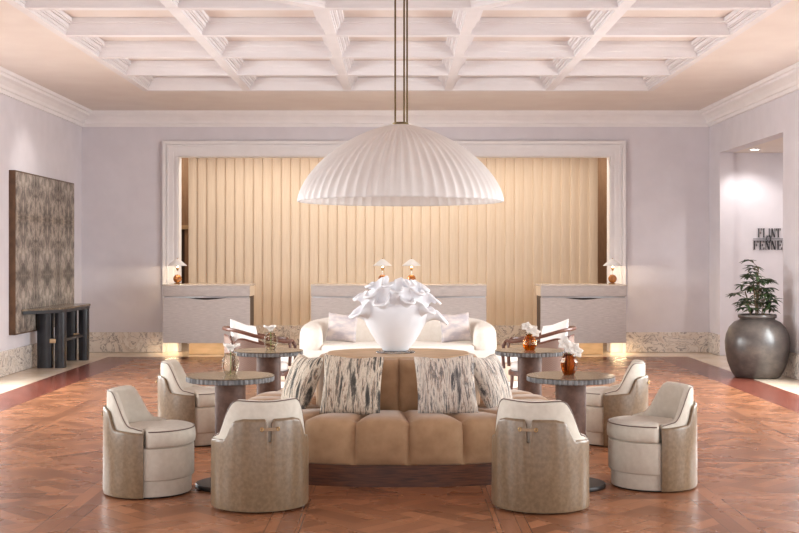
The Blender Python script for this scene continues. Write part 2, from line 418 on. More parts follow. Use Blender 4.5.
# crown moulding
CR = [(0,-.25),(.03,-.25),(.035,-.20),(.06,-.19),(.07,-.15),(.12,-.10),(.17,-.075),(.18,-.045),(.22,-.04),(.235,0),(0,0)]
def sweep(prof, p, q, inward):
    p = Vector(p); q = Vector(q); n = Vector(inward)
    return MB().rings([[p+n*a+Vector((0,0,c)) for a, c in prof], [q+n*a+Vector((0,0,c)) for a, c in prof]])
trim(sweep(CR,(XL,YF,ZC),(XL,YB,ZC),(1,0,0))); trim(sweep(CR,(XR,YF,ZC),(XR,YB,ZC),(-1,0,0)))
trim(sweep(CR,(XL,YB,ZC),(XR,YB,ZC),(0,-1,0))); trim(sweep(CR,(XL,YF,ZC),(XR,YF,ZC),(0,1,0)))
# casing of the reception opening: stepped, mitred
def casing(x0, x1, zt, wd, y, dep, a=0.0, bb=1.0):
    o0, o1, ot = x0-wd*bb, x1+wd*bb, zt+wd*bb
    i0, i1, it = x0-wd*a, x1+wd*a, zt+wd*a
    mb = MB()
    for poly in ([(o0,0),(i0,0),(i0,it),(o0,ot)], [(i1,0),(o1,0),(o1,ot),(i1,it)], [(o0,ot),(i0,it),(i1,it),(o1,ot)]):
        n = len(poly); vs = [(x,y-dep,z) for x,z in poly]+[(x,y,z) for x,z in poly]
        mb.add(vs, [tuple(range(n)), tuple(reversed(range(n,2*n)))]+[(i,(i+1)%n,n+(i+1)%n,n+i) for i in range(n)])
    return mb
c = casing(OX0,OX1,OZ,.25,YB,.03)
for (a,b_,d) in ((0,.12,.05),(.30,.42,.04),(.62,.74,.05),(.78,1,.075)):
    e = casing(OX0,OX1,OZ,.25,YB,d,a,b_); c.add(e.v, e.f)
trim(c)
trim(MB().box(OX0-.01,OX0+.012,YB-.02,YB+WT+.02,0,OZ).box(OX1-.012,OX1+.01,YB-.02,YB+WT+.02,0,OZ).box(OX0,OX1,YB-.02,YB+WT+.02,OZ-.012,OZ+.01))
# marble skirting
BH = .335
struct('baseboard_back_left', MB().rbox(XL,OX0-.25,YB-.03,YB,0,BH,.004), M['marble'])
struct('baseboard_back_right', MB().rbox(OX1+.25,XR,YB-.03,YB,0,BH,.004), M['marble'])
struct('baseboard_left', MB().rbox(XL,XL+.03,YF,YB-.03,0,BH,.004), M['marble'])
struct('baseboard_right', MB().rbox(XR-.03,XR,YF,16.33,0,BH,.004).rbox(XR-.03,XR,19.53,YB-.03,0,BH,.004), M['marble'])
# corridor on the right
struct('wall_corridor', MB().box(XR+WT,9.0,19.6,19.8,0,3.5).box(8.8,9.0,15.9,19.6,0,3.5).box(XR+WT,8.8,15.9,16.1,0,3.5), M['wall'])
struct('ceiling_corridor', MB().box(XR+WT,8.8,16.1,19.6,3.3,3.4), M['ceil'])
struct('baseboard_corridor', MB().rbox(XR+WT,8.8,19.57,19.6,0,BH,.004), M['marble'])
# reception recess behind the opening
struct('wall_reception', MB().box(-5.4,-5.2,YB+WT,23.6,0,3.8).box(5.1,5.3,YB+WT,23.6,0,3.8).box(-5.4,-3.95,23.4,23.6,2.17,3.8).box(-5.4,-4.9,23.4,23.6,0,2.17).box(-4.16,-3.95,23.4,23.6,0,2.17).box(-3.95,5.3,23.4,23.6,0,3.8), M['brown'])
struct('door_1', MB().box(-4.9,-4.16,23.52,23.58,0,2.17), M['darkbrown'])
trim(MB().box(-4.95,-3.95,23.36,23.42,2.14,2.22), M['tanwood'])
struct('ceiling_reception', MB().box(-5.4,5.3,YB+WT,23.6,3.8,3.9), M['ceil'])
# fluted timber wall
NF = 44; FX0, FX1 = -3.86, 3.68; fw = (FX1-FX0)/NF; front = []
for i in range(NF):
    x = FX0+i*fw
    front += [(x,0.0),(x+.010,-.035),(x+.05,-.034),(x+.10,-.026),(x+fw-.010,-.008)]
front.append((FX1,0)); poly = front+[(FX1,.25),(FX0,.25)]
mb = MB().prism([(x,22.1+y) for x,y in poly],.34,3.72)
struct('wall_fluted', mb, M['flute'])
struct('baseboard_fluted', MB().rbox(FX0,FX1,22.0,22.35,0,.34,.005), M['marble'])

# ------------------------------------------------------------------ sign in the corridor
def slab_letter(ch, w, h):
    """high-contrast condensed serif capitals from thick stems, hairlines and serifs (x right, z up)"""
    tk, hr, sf = w*.22, w*.07, w*.10
    R = lambda x0,x1,z0,z1: [(x0,z0),(x1,z0),(x1,z1),(x0,z1)]
    P = []
    def stem(x, t=tk):
        P.append(R(x,x+t,0,h)); P.append(R(x-sf,x+t+sf,0,hr*.8)); P.append(R(x-sf,x+t+sf,h-hr*.8,h))
    if ch in 'FEL':
        stem(sf)
        x = sf+tk
        if ch in 'FE':
            P.append(R(x,w,h-hr,h)); P.append([(w-hr*1.2,h-h*.24),(w,h-h*.24),(w,h),(w-hr*2.2,h)])
            P.append(R(x,w*.72,h*.5-hr/2,h*.5+hr/2)); P.append([(w*.62,h*.38),(w*.74,h*.38),(w*.74,h*.62),(w*.62,h*.62)])
        if ch in 'EL':
            P.append(R(x,w,0,hr)); P.append([(w-hr*2.2,0),(w,0),(w,h*.26),(w-hr*1.2,h*.26)])
    elif ch == 'I': stem(w*.5-tk/2)
    elif ch == 'T':
        stem(w*.5-tk/2); P.append(R(0,w,h-hr,h))
        P.append([(0,h*.76),(hr,h*.76),(hr*2,h),(0,h)]); P.append([(w-hr,h*.76),(w,h*.76),(w,h),(w-2*hr,h)])
    elif ch == 'N':
        P.append(R(sf,sf+hr,0,h)); P.append(R(w-sf-hr,w-sf,0,h)); P.append([(w-sf-tk*1.15,0),(w-sf,0),(sf+tk*1.05,h),(sf-hr*.2,h)])
        P.append(R(0,sf*2+hr,0,hr*.8)); P.append(R(w-2*sf-hr,w,h-hr*.8,h)); P.append(R(0,sf+tk*.6,h-hr*.8,h))
    mb = MB()
    for q in P:
        n = len(q); vs = [(x,0,z) for x,z in q]+[(x,.02,z) for x,z in q]
        mb.add(vs, [tuple(range(n)), tuple(reversed(range(n,2*n)))]+[(i,(i+1)%n,n+(i+1)%n,n+i) for i in range(n)])
    return mb
D = 19.57
px = D/F
sign = thing('wall_sign', 'black serif lettering FLINT & FENNEL mounted on the corridor wall above the potted plant', 'sign', ((753.5-CX)*px, D, EYE+(CY-249.8)*px))
def letters(word, x0px, x1px, z0, h):
    n = len(word); wts = [.62 if c in 'I' else 1 for c in word]; tot = sum(wts)
    x = (x0px-753.5)*px; W = (x1px-x0px)*px
    for c, wt in zip(word, wts):
        w = W*wt/tot
        mb = slab_letter(c, w*.84, h); mb.xform(Matrix.Translation((x,.0,z0)))
        mb.build('letter', M['signblack'], sign, smooth=False); x += w
letters('FENNEL', 753.5, 789.0, .2*px, 9.0*px)
letters('FLINT', 758.0, 781.5, 12.4*px, 9.0*px)
MB().box(0,35.5*px,.004,.02,10.7*px,11.2*px).build('rule_line', M['signblack'], sign, smooth=False)
amp = []
for i in range(60):   # ampersand stroke between the two words
    t = i/59.0; a = -pi*.15 + t*2*pi*1.18
    amp.append(((15.0+2.6*cos(a)*(1 if t<.55 else .75))*px, .006, (10.8+3.0*sin(a*1.0)+(1.2*sin(2*a)))*px))
MB().tube(amp, .4*px, 6).build('ampersand', M['signblack'], sign)

# corridor downlight (recessed trim ring and lens)
def downlight(loc, label, r=.055, group='recessed ceiling downlights'):
    d = thing('downlight', label, 'downlight', loc, 0, group)
    MB().lathe([(r*.75,0),(r,0),(r*1.05,-.012),(r*.8,-.012)],24,cap0=False,cap1=False).build('trim_ring', M['frame_white'], d)
    MB().lathe([(r*.78,-.004),(r*.74,-.008)],24).build('lens', M['down'], d)
    return d
downlight((5.62,18.9,3.3), 'small lit recessed downlight in the corridor soffit above the sign', .09, None)

# ------------------------------------------------------------------ artwork and console
art = thing('wall_art', 'large brown and grey mirrored ikat patterned panel hanging on the left wall', 'artwork', (XL,17.9,.53))
MB().rbox(.0,.085,-1.5,1.5,0,2.26,.004).build('frame', M['gilt'], art)
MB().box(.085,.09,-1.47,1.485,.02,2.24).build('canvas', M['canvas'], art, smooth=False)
con = thing('console_table', 'black console table with slab legs under the patterned wall panel', 'console table', (XL,17.9,0))
top = [(.10,-1.25),(.50,-.70),(.53,-.50),(.53,.80),(.49,.88),(.10,.92)]
MB().prism(top,.845,.872).build('table_top', M['stone'], con, smooth=False)
MB().prism([(x*.97+.01,y*.97) for x,y in top],.80,.845).build('apron', M['black'], con, smooth=False)
def leg(x0,x1,y,r=.035):
    pts = []
    for i in range(9): a = pi+pi*i/8; pts.append(((x0+x1)/2+(x1-x0)/2*cos(a), y+r*sin(a)*1.2))
    pts += [(x1,y+.10),(x0,y+.10)]
    return MB().prism(pts,0,.80)
for y in (-.58,.70):
    leg(.11,.325,y).build('leg', M['black'], con, angle=30); leg(.365,.51,y).build('leg', M['black'], con, angle=30)
    MB().rbox(.30,.39,y-.03,y+.03,.36,.42,.004).build('stretcher_block', M['tanwood'], con)
MB().box(.41,.46,-.52,.64,.37,.41).build('stretcher', M['black'], con, smooth=False)

# ------------------------------------------------------------------ plant in big pot
pot = thing('potted_plant', 'bushy green plant in a big round grey brown glazed pot by the corridor opening', 'potted plant', (4.79,16.0,0))
R0 = .42
prof = [(.27,0),(.30,.012),(.345,.09),(.39,.21),(.415,.36),(.42,.47),(.405,.57),(.365,.665),(.30,.735),(.235,.765),(.225,.775),(.232,.785),(.25,.795),(.252,.83),(.24,.84),(.215,.838),(.205,.80),(.2,.76)]
MB().lathe(prof,56).build('pot', M['pot'], pot, angle=60)
MB().lathe([(.205,.79),(.15,.81),(.02,.815)],32,cap0=False).build('soil', M['soil'], pot)
stems = MB(); fol = MB()
def leaflet(mb, base, d, up, L, W):
    d = d.normalized(); s = d.cross(up).normalized(); n = s.cross(d).normalized()
    vs = []; rows_ = 5
    for i in range(rows_+1):
        t = i/rows_; w = W*sin(pi*min(1,t*.93+.05))**.8*(1-.25*t); droop = -n*(L*.22*t*t)
        c = base+d*(L*t)+droop
        vs += [c-s*w+n*(w*.35), c, c+s*w+n*(w*.35)]
    fs = []
    for i in range(rows_):
        for j in (0,1): fs.append((i*3+j,i*3+j+1,i*3+j+4,i*3+j+3))
    mb.add(vs, fs)
rnd = random.Random(11)
branches = [((-.02,0),(.02,.02),.62),((.05,-.02),(.12,-.03),.34),((-.07,.03),(-.15,.04),.30),((.02,.06),(.06,.1),.48),((-.03,-.06),(-.08,-.1),.40),((.08,.02),(.18,.04),.24),((-.09,-.03),(-.17,-.05),.20),((.0,-.02),(-.02,-.04),.56)]
for (bx,by),(tx,ty),h in branches:
    b0 = Vector((bx,by,.80)); t0 = Vector((tx,ty,.84+h))
    stems.tube([b0, b0.lerp(t0,.5)+Vector((0,0,.03)), t0], .009, 6)
    nclu = max(4,int(h/.055)+1)
    for q in range(nclu):
        f = .22+.78*q/(nclu-1); p = b0.lerp(t0,f)
        a = rnd.uniform(0,2*pi); out = Vector((cos(a),sin(a)*.8,rnd.uniform(.0,.45)))
        reach = rnd.uniform(.08,.21)
        e = p+out.normalized()*reach
        stems.tube([p,p.lerp(e,.5)+Vector((0,0,.012)),e],.0035,5)
        k_ = rnd.randint(5,7)
        for i in range(k_):
            aa = a+(i-(k_-1)/2)*.75+rnd.uniform(-.15,.15)
            d = Vector((cos(aa),sin(aa),rnd.uniform(-.35,.25)))
            leaflet(fol,e,d,Vector((0,0,1)),rnd.uniform(.09,.15),rnd.uniform(.019,.029))
stems.build('stem', M['stem'], pot)
fol.build('foliage', M['leaf'], pot, mods=[('SOLIDIFY',dict(thickness=.0015))])

# ------------------------------------------------------------------ reception desks
def bowed(x0,x1,y,bow,z0,z1fn,th,n=32):
    R = []
    for i in range(n+1):
        t = i/n; x = x0+(x1-x0)*t; b_ = bow*(1-(2*t-1)**2); z1 = z1fn(t)
        R.append([(x,y-b_,z0),(x,y-b_,z1),(x,y-b_+th,z1),(x,y-b_+th,z0)])
    return MB().rings(R)
DY = 19.30; DD = .76
def desk(xl, xr, pl, pr, label):
    X0 = (xl-CX)*DY/F; X1 = (xr-CX)*DY/F; W = X1-X0
    d = thing('reception_desk', label, 'reception desk', ((X0+X1)/2,DY,0), 0, 'reception desks across the back')
    h = W/2
    MB().rbox(-h-.005,h+.005,-.012,DD,1.13,1.155,.004).build('counter_top', M['stone_top'], d)
    MB().rbox(-h,h,0,.07,.965,1.13,.003).build('fascia', M['deskcloth'], d)
    MB().rbox(-h+.015,h-.015,.05,.10,.940,.963,.003).build('metal_trim', M['chrome'], d)
    bowed(-h,h,.03,.03,.215,lambda t: .945-.035*(sstep(.2,.5,t) if t<.5 else sstep(.8,.5,t)),.06).build('front_panel', M['deskcloth'], d)
    MB().box(-h+.02,h-.02,.12,DD-.01,.24,1.13).build('carcass', M['darkbrown'], d, smooth=False)
    p0 = (pl-CX)*(DY+.4)/F-(X0+X1)/2; p1 = (pr-CX)*(DY+.4)/F-(X0+X1)/2
    MB().rbox(p0,p1,.40,DD-.05,0,.24,.004).build('plinth', M['tanwood'], d)
    for s in (-1,1):
        MB().box(s*(h-.012)-.008,s*(h-.012)+.008,.07,DD-.02,.965,1.13).build('side_panel', M['flute'], d, smooth=False)
    return d
M['stone_top'] = noisy('pale_stone_top', (206,192,180), (222,208,196), .25, scale=6)
desk(162.5,249.5,189,240,'left grey reception desk with bowed cloth front beside the left casing')
desk(311,486.5,335,462,'wide central grey reception desk behind the white sofa')
desk(541,626.5,555,603,'right grey reception desk with bowed cloth front beside the right casing')
# LED strips under the two outer desks
SX = [(206-CX)*19.6/F, (583.5-CX)*19.6/F]
for x, lab in zip(SX, ('left','right')):
    t = thing('light_strip', 'warm light strip under the %s reception desk, glowing onto its plinth' % lab, 'light strip', (x,19.47,.226))
    MB().box(-.66,.66,-.010,.010,.0,.012).build('diffuser', M['led'], t, smooth=False)
    t['group'] = 'light strips under the desks'
for x, lab in (((171-CX)*19.8/F,'left'),((621-CX)*19.8/F,'right')):
    t = thing('light_strip', 'short glowing light strip under the outer end of the %s reception desk, beside the casing' % lab, 'light strip', (x,19.9,.226))
    MB().box(-.10,.10,-.012,.012,.0,.013).build('diffuser', M['led'], t, smooth=False)
    t['group'] = 'light strips under the desks'

# desk lamps
def make_lamp(label, loc):
    t = thing('desk_lamp', label, 'lamp', loc, 0, 'desk lamps on the reception desks')
    MB().lathe([(.062,0),(.064,.008),(.05,.016),(.02,.022)],28).build('base', M['brass'], t)
    MB().lathe([(.012,.018),(.045,.032),(.066,.065),(.070,.09),(.064,.118),(.042,.145),(.014,.158)],28).build('glass_ball', M['lampglass'], t)
    MB().lathe([(.014,.155),(.011,.17),(.011,.21),(.014,.225)],16).build('stem', M['shade'], t)
    MB().lathe([(.015,.222),(.018,.235),(.018,.250),(.028,.266),(.032,.270)],20,cap1=False).build('brass_cup', M['brass'], t)
    MB().lathe([(.004,.252),(.014,.262),(.016,.275),(.010,.284),(.003,.288)],16).build('bulb', M['bulb'], t)
    MB().lathe([(.155,.302),(.15,.308),(.085,.365),(.030,.405),(.008,.412)],36,cap0=False).build('lamp_shade', M['shade'], t, mods=[('SOLIDIFY',dict(thickness=.003))])
    MB().lathe([(.008,.412),(.006,.425),(.003,.43)],12).build('finial', M['brass'], t)
    return t
LD = 19.62
lamps = []
for i,(pxx,lab) in enumerate(((177.5,'desk lamp with white cone shade and amber ball on the left desk'),(382.5,'left of the two cone shaded lamps on the central desk'),(411.5,'right of the two cone shaded lamps on the central desk'),(612.5,'desk lamp with white cone shade and amber ball on the right desk'))):
    loc = ((pxx-CX)*LD/F, LD, 1.156)
    if i == 0: L0 = make_lamp(lab, loc)
    else: dup(L0, loc, 0, lab)
    lamps.append(loc)

# ------------------------------------------------------------------ pendant dome
PC = Vector((.02,9.48,0)); RIM = 2.035; PH = .615; PR = .815; NP = 60
pend = thing('pendant_light', 'huge white fluted dome pendant hanging on three brass rods over the round banquette', 'pendant light', (PC.x,PC.y,RIM))
R = []; nn = NP*8
for i in range(27):
    t = i/26; a = t*pi/2
    r = PR*cos(a)**(2/1.62); z = PH*sin(a)**(2/1.62)
    r = max(r,.055)
    amp_ = .022*min(1,r/.35)*(.45+.55*sstep(0,.25,t))
    R.append([((r-amp_*(abs(sin(NP*pi*j/nn))**1.0)*1.0)*cos(2*pi*j/nn), (r-amp_*(abs(sin(NP*pi*j/nn))))*sin(2*pi*j/nn), z) for j in range(nn)])
MB().rings(R,True,False,True).build('dome_shade', M['dome'], pend, angle=75, mods=[('SOLIDIFY',dict(thickness=.007,offset=-1))])
MB().lathe([(.062,PH-.004),(.064,PH+.006),(.05,PH+.014)],28).build('cap', M['rodbrass'], pend)
for x,y in ((-.042,0),(.028,-.03),(.052,.03)):
    MB().tube([(x,y,PH+.01),(x,y,ZC+REC-RIM-.03)],.0072,10).build('rod', M['rodbrass'], pend)
MB().lathe([(.16,ZC+REC-RIM-.045),(.17,ZC+REC-RIM-.035),(.17,ZC+REC-RIM-.004)],32).build('canopy', M['rodbrass'], pend)
MB().lathe([(.01,.18),(.05,.21),(.06,.25),(.045,.30),(.03,.33),(.03,PH-.01)],20).build('bulb', M['shade'], pend)

# ------------------------------------------------------------------ banquette
BC = (.0, 9.48)
ban = thing('round_banquette', 'tan channel tufted oval banquette with raised centre back and walnut plinth', 'sofa', (BC[0],BC[1],0))
NS, ND = 20, 14
NR = 480
outer, TL = super_ring(1.24,1.155,2.6,NR)
inner, TD = super_ring(.645,.53,2.4,NR)
def chan(u, n, ph):
    s = ((u*n+ph) % 1.0)*2-1; return abs(s)**5
prof = [(-.1,.30,0),(.02,.445,.3),(.12,.468,1),(.35,.478,1),(.62,.484,1),(.80,.482,1),(.90,.472,1),(.955,.452,1),(.985,.42,1),(1.0,.38,1),(1.005,.30,.9),(1.0,.21,.8),(.99,.165,.5),(.965,.15,.1),(.6,.15,0)]
R = []
for t, z, g in prof:
    ring = []
    for (ix,iy,_,_,u),(ox,oy,nx,ny,_) in zip(inner,outer):
        k_ = chan(u,NS,-.205+.5 if False else .795)*g
        top = 1-sstep(.86,1.0,t); tt = t-(.085*k_*(1-top) if t > .5 else 0)
        ring.append((ix+(ox-ix)*tt, iy+(oy-iy)*tt, z-((.05*k_)*(top if t>.3 else top*t/.3) if z>.4 else 0)))
    R.append(ring)
MB().rings(R).build('seat', M['tan'], ban, angle=75)
R = []
for o_, z, g in [(-.03,.40,0),(.0,.44,1),(.0,.60,1),(-.004,.74,1),(-.012,.80,1),(-.035,.828,.8),(-.07,.836,.4),(-.10,.834,0)]:
    R.append([(x+nx*(o_-.045*g*chan(u,ND,.97)), y+ny*(o_-.045*g*chan(u,ND,.97)), z) for x,y,nx,ny,u in inner])
MB().rings(R).build('channel_back', M['tan'], ban, angle=75)
pl,_ = super_ring(.56,.45,2.4,120)
MB().rings([[(x*s,y*s,z) for x,y,*_ in pl] for s,z in ((.99,.82),(1,.825),(1,.842),(.99,.846))]).build('top_panel', M['tantop'], ban, angle=30)
pl,_ = super_ring(1.215,1.14,2.6,160)
MB().rings([[(x*s,y*s,z) for x,y,*_ in pl] for s,z in ((1,.0),(1,.148),(.97,.155))]).build('plinth', M['plinthwood'], ban, angle=30)

# glass disc and ruffled vase on the banquette top
VX = -.02
disc = tag(MB().lathe([(.15,0),(.155,.003),(.155,.010),(.15,.013)],40).build('glass_disc', M['disc']), 'round clear glass disc under the white ruffled vase', 'disc')
disc.location = (VX,9.46,.847)
vase = thing('ruffled_vase', 'large white ceramic vase with ruffled coral rim on the banquette top', 'vase', (VX,9.46,.8615))
def frill(r0, z0, R, z1, k, a, B, c, ph, droop=0.0, n=320, rows_=24, side=0.0):
    """ruffled collar: the rim swings in and out in rounded lobes, lobes droop, folds rise"""
    G = []
    for i in range(rows_):
        t = i/(rows_-1); w = t**1.9; ring = []
        for j in range(n):
            th = 2*pi*j/n; p = k*th+ph+.5*sin(2*th+ph)
            lobe = cos(p)+.30*cos((k-3)*th+1.3*ph)+.18*cos((2*k+1)*th+2.1*ph)
            th2 = th+(B*w/k)*sin(2*p)
            r = r0+(R*(.86+.14*cos(th)**2)-r0)*t**1.7+a*w*lobe
            z = z0+(z1-side*cos(th)**2-z0)*sin(t*pi/2)**1.1-c*w*lobe-droop*max(0,lobe)*t**4*(.25+.75*abs(cos(th))**1.5)+.010*w*sin(11*th+3*ph)
            ring.append((r*cos(th2),r*sin(th2),z))
        G.append(ring)
    return MB().rings(G,True,False,False)
thick = [('SOLIDIFY',dict(thickness=.017,offset=0))]
MB().lathe([(.085,0),(.100,.004),(.110,.02),(.148,.065),(.195,.14),(.232,.21),(.255,.28),(.262,.35),(.245,.40),(.18,.44),(.08,.46),(.03,.465)],72).build('body', M['ceramic'], vase, angle=180)
frill(.192,.15,.345,.440,10,.046,.62,.026,.4,.04,side=.14).build('ruffle', M['ceramic'], vase, angle=180, mods=thick)
frill(.242,.31,.305,.500,9,.048,.60,.022,1.9,.03,side=.07).build('ruffle', M['ceramic'], vase, angle=180, mods=thick)
frill(.16,.40,.205,.55,7,.046,.60,.022,.9,.03,side=.02).build('ruffle', M['ceramic'], vase, angle=180, mods=thick)

# ------------------------------------------------------------------ cushions
def cushion_mesh(w, h, th, n=22):
    mb = MB(); vs = []; 
    for side in (1,-1):
        for i in range(n+1):
            for j in range(n+1):
                u = 2*i/n-1; v = 2*j/n-1
                f = max(0,(1-abs(u)**2.6))*max(0,(1-abs(v)**2.6))
                pinch = 1-.055*(1-abs(v)**2)*abs(u)**6 ; pin2 = 1-(.055+(.07*max(0,1-abs(u)*1.6) if v > 0 else 0))*(1-abs(u)**2)*abs(v)**6
                vs.append((u*w/2*pinch, side*(-1)*(th/2*f**.55+.004), h/2+v*h/2*pin2))
    N1 = (n+1)**2; fs = []
    for i in range(n):
        for j in range(n):
            a = i*(n+1)+j; b_ = a+1; c = a+n+2; d = a+n+1
            fs.append((a,d,c,b_)); fs.append((N1+a,N1+b_,N1+c,N1+d))
    per = [j for j in range(n+1)]+[(i)*(n+1)+n for i in range(1,n+1)]+[n*(n+1)+j for j in range(n-1,-1,-1)]+[i*(n+1) for i in range(n-1,0,-1)]
    for a, b_ in zip(per, per[1:]+per[:1]): fs.append((a,b_,N1+b_,N1+a))
    return mb.add(vs, fs)
def cushion(label, m, loc, yaw, tilt, w=.44, h=.44, th=.15, roll=0, group=None, cm=None, name='throw_pillow'):
    o = cushion_mesh(w,h,th).build(name, m, None, angle=70)
    o.matrix_world = Matrix.Translation(loc) @ Matrix.Rotation(yaw,4,'Z') @ Matrix.Rotation(-tilt,4,'X') @ Matrix.Rotation(roll,4,'Y')
    return tag(o, label, 'pillow', group)
g = 'striped pillows on the tan banquette'
cushion('striped grey and cream pillow left of centre, leaning on the banquette back', M['ikat'], (-.345,8.60,.468), radians(-4), radians(20), .44,.44,.15, radians(2), g)
cushion('striped grey and cream pillow right of centre, leaning on the banquette back', M['ikat2'], (.36,8.60,.468), radians(4), radians(20), .44,.44,.15, radians(-2), g)
cushion('darker striped pillow on the left side of the banquette, behind the left front pillow', M['ikat'], (-.80,9.06,.462), radians(-60), radians(22), .42,.42,.15, 0, g)
cushion('paler striped pillow on the right side of the banquette, behind the right front pillow', M['ikat2'], (.78,9.06,.462), radians(60), radians(22), .42,.42,.15, 0, g)

# ------------------------------------------------------------------ barrel chairs
TH = radians(98)
def rimz(f):  f = abs(math.degrees(f)); return .692-.006*sstep(40,0,f)-.03*sstep(40,56,f)-.195*sstep(47,80,f)-.019*sstep(78,98,f)
def leaz(f):
    f = abs(math.degrees(f)); z = .580-.012*sstep(30,42,f)-.122*sstep(41,59,f)-.014*sstep(58,98,f)
    return z-.112*(1-sstep(1.5,2.4,f))-.028*(1-sstep(2.0,5.5,f))
def pol(f, r, z): return (r*sin(f), -r*cos(f), z)     # f measured from the middle of the back (-Y)
def make_chair(label, loc, rz, group):
    t = thing('barrel_chair', label, 'chair', loc, rz, group)
    fs = sorted(set([i*2.0 for i in range(-49,50)]+[x*s for x in (.4,.8,1.2,1.4,1.6,1.8,2.2,2.6,3,3.5,5) for s in (1,-1)]))
    R = []
    for d in fs:
        f = radians(d); z = leaz(f)
        e = .006*sstep(90,98,abs(d))
        R.append([pol(f,.303,.012),pol(f,.322-e,.012),pol(f,.328-e,.03),pol(f,.327-e,z*.5),pol(f,.326-e,z-.02),pol(f,.322-e,z-.004),pol(f,.314,z),pol(f,.305,z-.004),pol(f,.302,z-.03)])
    MB().rings(R).build('leather_shell', M['leather'], t, angle=60)
    # lining, thicker at seat level
    fs2 = [i*2.0 for i in range(-48,49)]
    R = []; pipe = []; pipe2 = []
    for d in fs2:
        f = radians(d); z = rimz(f)
        R.append([pol(f,.215,.34),pol(f,.30,.34),pol(f,.300,z-.03),pol(f,.297,z-.010),pol(f,.288,z),pol(f,.268,z+.002),pol(f,.252,z-.008),pol(f,.246,z-.03),pol(f,.222,.44)])
        pipe.append(pol(f,.2955,z-.003)); pipe2.append(pol(f,.254,z-.002))
    MB().rings(R).build('upholstered_back', M['ivory'], t, angle=60)
    p1 = MB(); p1.tube(pipe,.0036,6)
    p1.build('piping', M['piping'], t)
    # body of the seat: front half proud of the lining, back half inside it
    def rr(f, a, b_): return b_+(a-b_)*sstep(radians(95),radians(103),abs(f))
    def drum(rows_, name, m, ang=60):
        n = 96; R = []
        for a, b_, z in rows_:
            R.append([pol(-pi+2*pi*j/n, rr(-pi+2*pi*j/n,a,b_), z) for j in range(n)])
        return MB().rings(R).build(name, m, t, angle=ang)
    drum([(.24,.20,.325),(.303,.205,.330),(.314,.206,.345),(.318,.207,.375),(.315,.207,.415),(.306,.206,.436),(.29,.205,.446),(.18,.15,.456),(.02,.02,.460)],'seat_cushion',M['ivory'])
    drum([(.30,.29,.118),(.306,.29,.125),(.307,.29,.22),(.306,.29,.322),(.295,.28,.328)],'seat_base',M['ivory'])
    drum([(.285,.28,.012),(.288,.28,.02),(.288,.28,.118)],'kick_base',M['ivory'])
    drum([(.27,.27,0),(.272,.272,.003),(.272,.272,.013)],'glide_ring',M['blackmetal'])
    n = 80; MB().tube([pol(-radians(104)-(2*pi-2*radians(104))*j/n, .3075, .437) for j in range(n+1)],.004,6).build('seat_piping', M['piping'], t)
    # toggle across the slot of the leather
    st = MB()
    R = []
    for i in range(13):
        f = radians(-9.5+19*i/12)
        R.append([pol(f,.328,.508),pol(f,.335,.508),pol(f,.335,.527),pol(f,.328,.527)])
    tg = st.rings(R).build('toggle_strap', M['leather_edge'], t)
    for s in (-1,1):
        f = radians(9.2*s); c = Vector(pol(f,.330,.519)); o = Vector(pol(f,1,0)).normalized()
        path = [c+o*.006+Vector((0,0,.011*cos(a)))+Vector((cos(f),sin(f),0))*.009*sin(a) for a in [2*pi*i/16 for i in range(17)]]
        MB().tube(path,.003,6).build('brass_ring', M['brass'], tg)
    return t
def az(a): return radians(a-90)
g = 'ivory and taupe leather barrel chairs round the tables'
ch = make_chair('barrel chair at front left with its leather back to us', (-.895,7.77,0), az(108), g)
ch.scale = (.965,.965,1.018)
for loc, a, lab in (((.92,7.74,0),69,'barrel chair at front right with its leather back to us'),
                    ((-1.69,8.19,0),-5,'leftmost barrel chair, whole seat showing, turned right toward the front left table'),
                    ((1.775,8.42,0),190,'rightmost barrel chair, whole seat showing, turned left toward the front right table'),
                    ((-1.755,10.36,0),2,'barrel chair behind the front left table, half hidden by it'),
                    ((1.84,10.36,0),166,'barrel chair behind the front right table, half hidden by it')):
    dup(ch, loc, az(a), lab)

# ------------------------------------------------------------------ pedestal tables
def make_table(label, loc):
    t = thing('pedestal_table', label, 'table', loc, 0, 'round stone pedestal tables')
    MB().lathe([(.235,0),(.24,.006),(.24,.026),(.235,.032)],48).build('base_plate', M['blackmetal'], t)
    MB().lathe([(.106,.032),(.106,.40),(.107,.735)],40).build('pedestal', M['post'], t, angle=30)
    MB().lathe([(.300,.735),(.306,.740),(.306,.764),(.303,.768)],216,fn=lambda a,z: 1-.035*(sin(54*a)>0)).build('ribbed_edge', M['stone_edge'], t, angle=25)
    MB().lathe([(.304,.7685),(.3065,.7705),(.3065,.7735),(.303,.776)],72).build('table_top', M['stone'], t, angle=30)
    return t
TB = make_table('front left round stone topped table with a clear glass flower vase', (-1.17,8.37,0))
dup(TB,(1.205,8.37,0),.4,'front right round stone topped table with a brown glass flower vase')
dup(TB,(-1.145,10.62,0),.9,'back left round stone topped table, beyond the front left table')
dup(TB,(1.165,10.62,0),1.3,'back right round stone topped table, beyond the front right table')
TZ = .7765

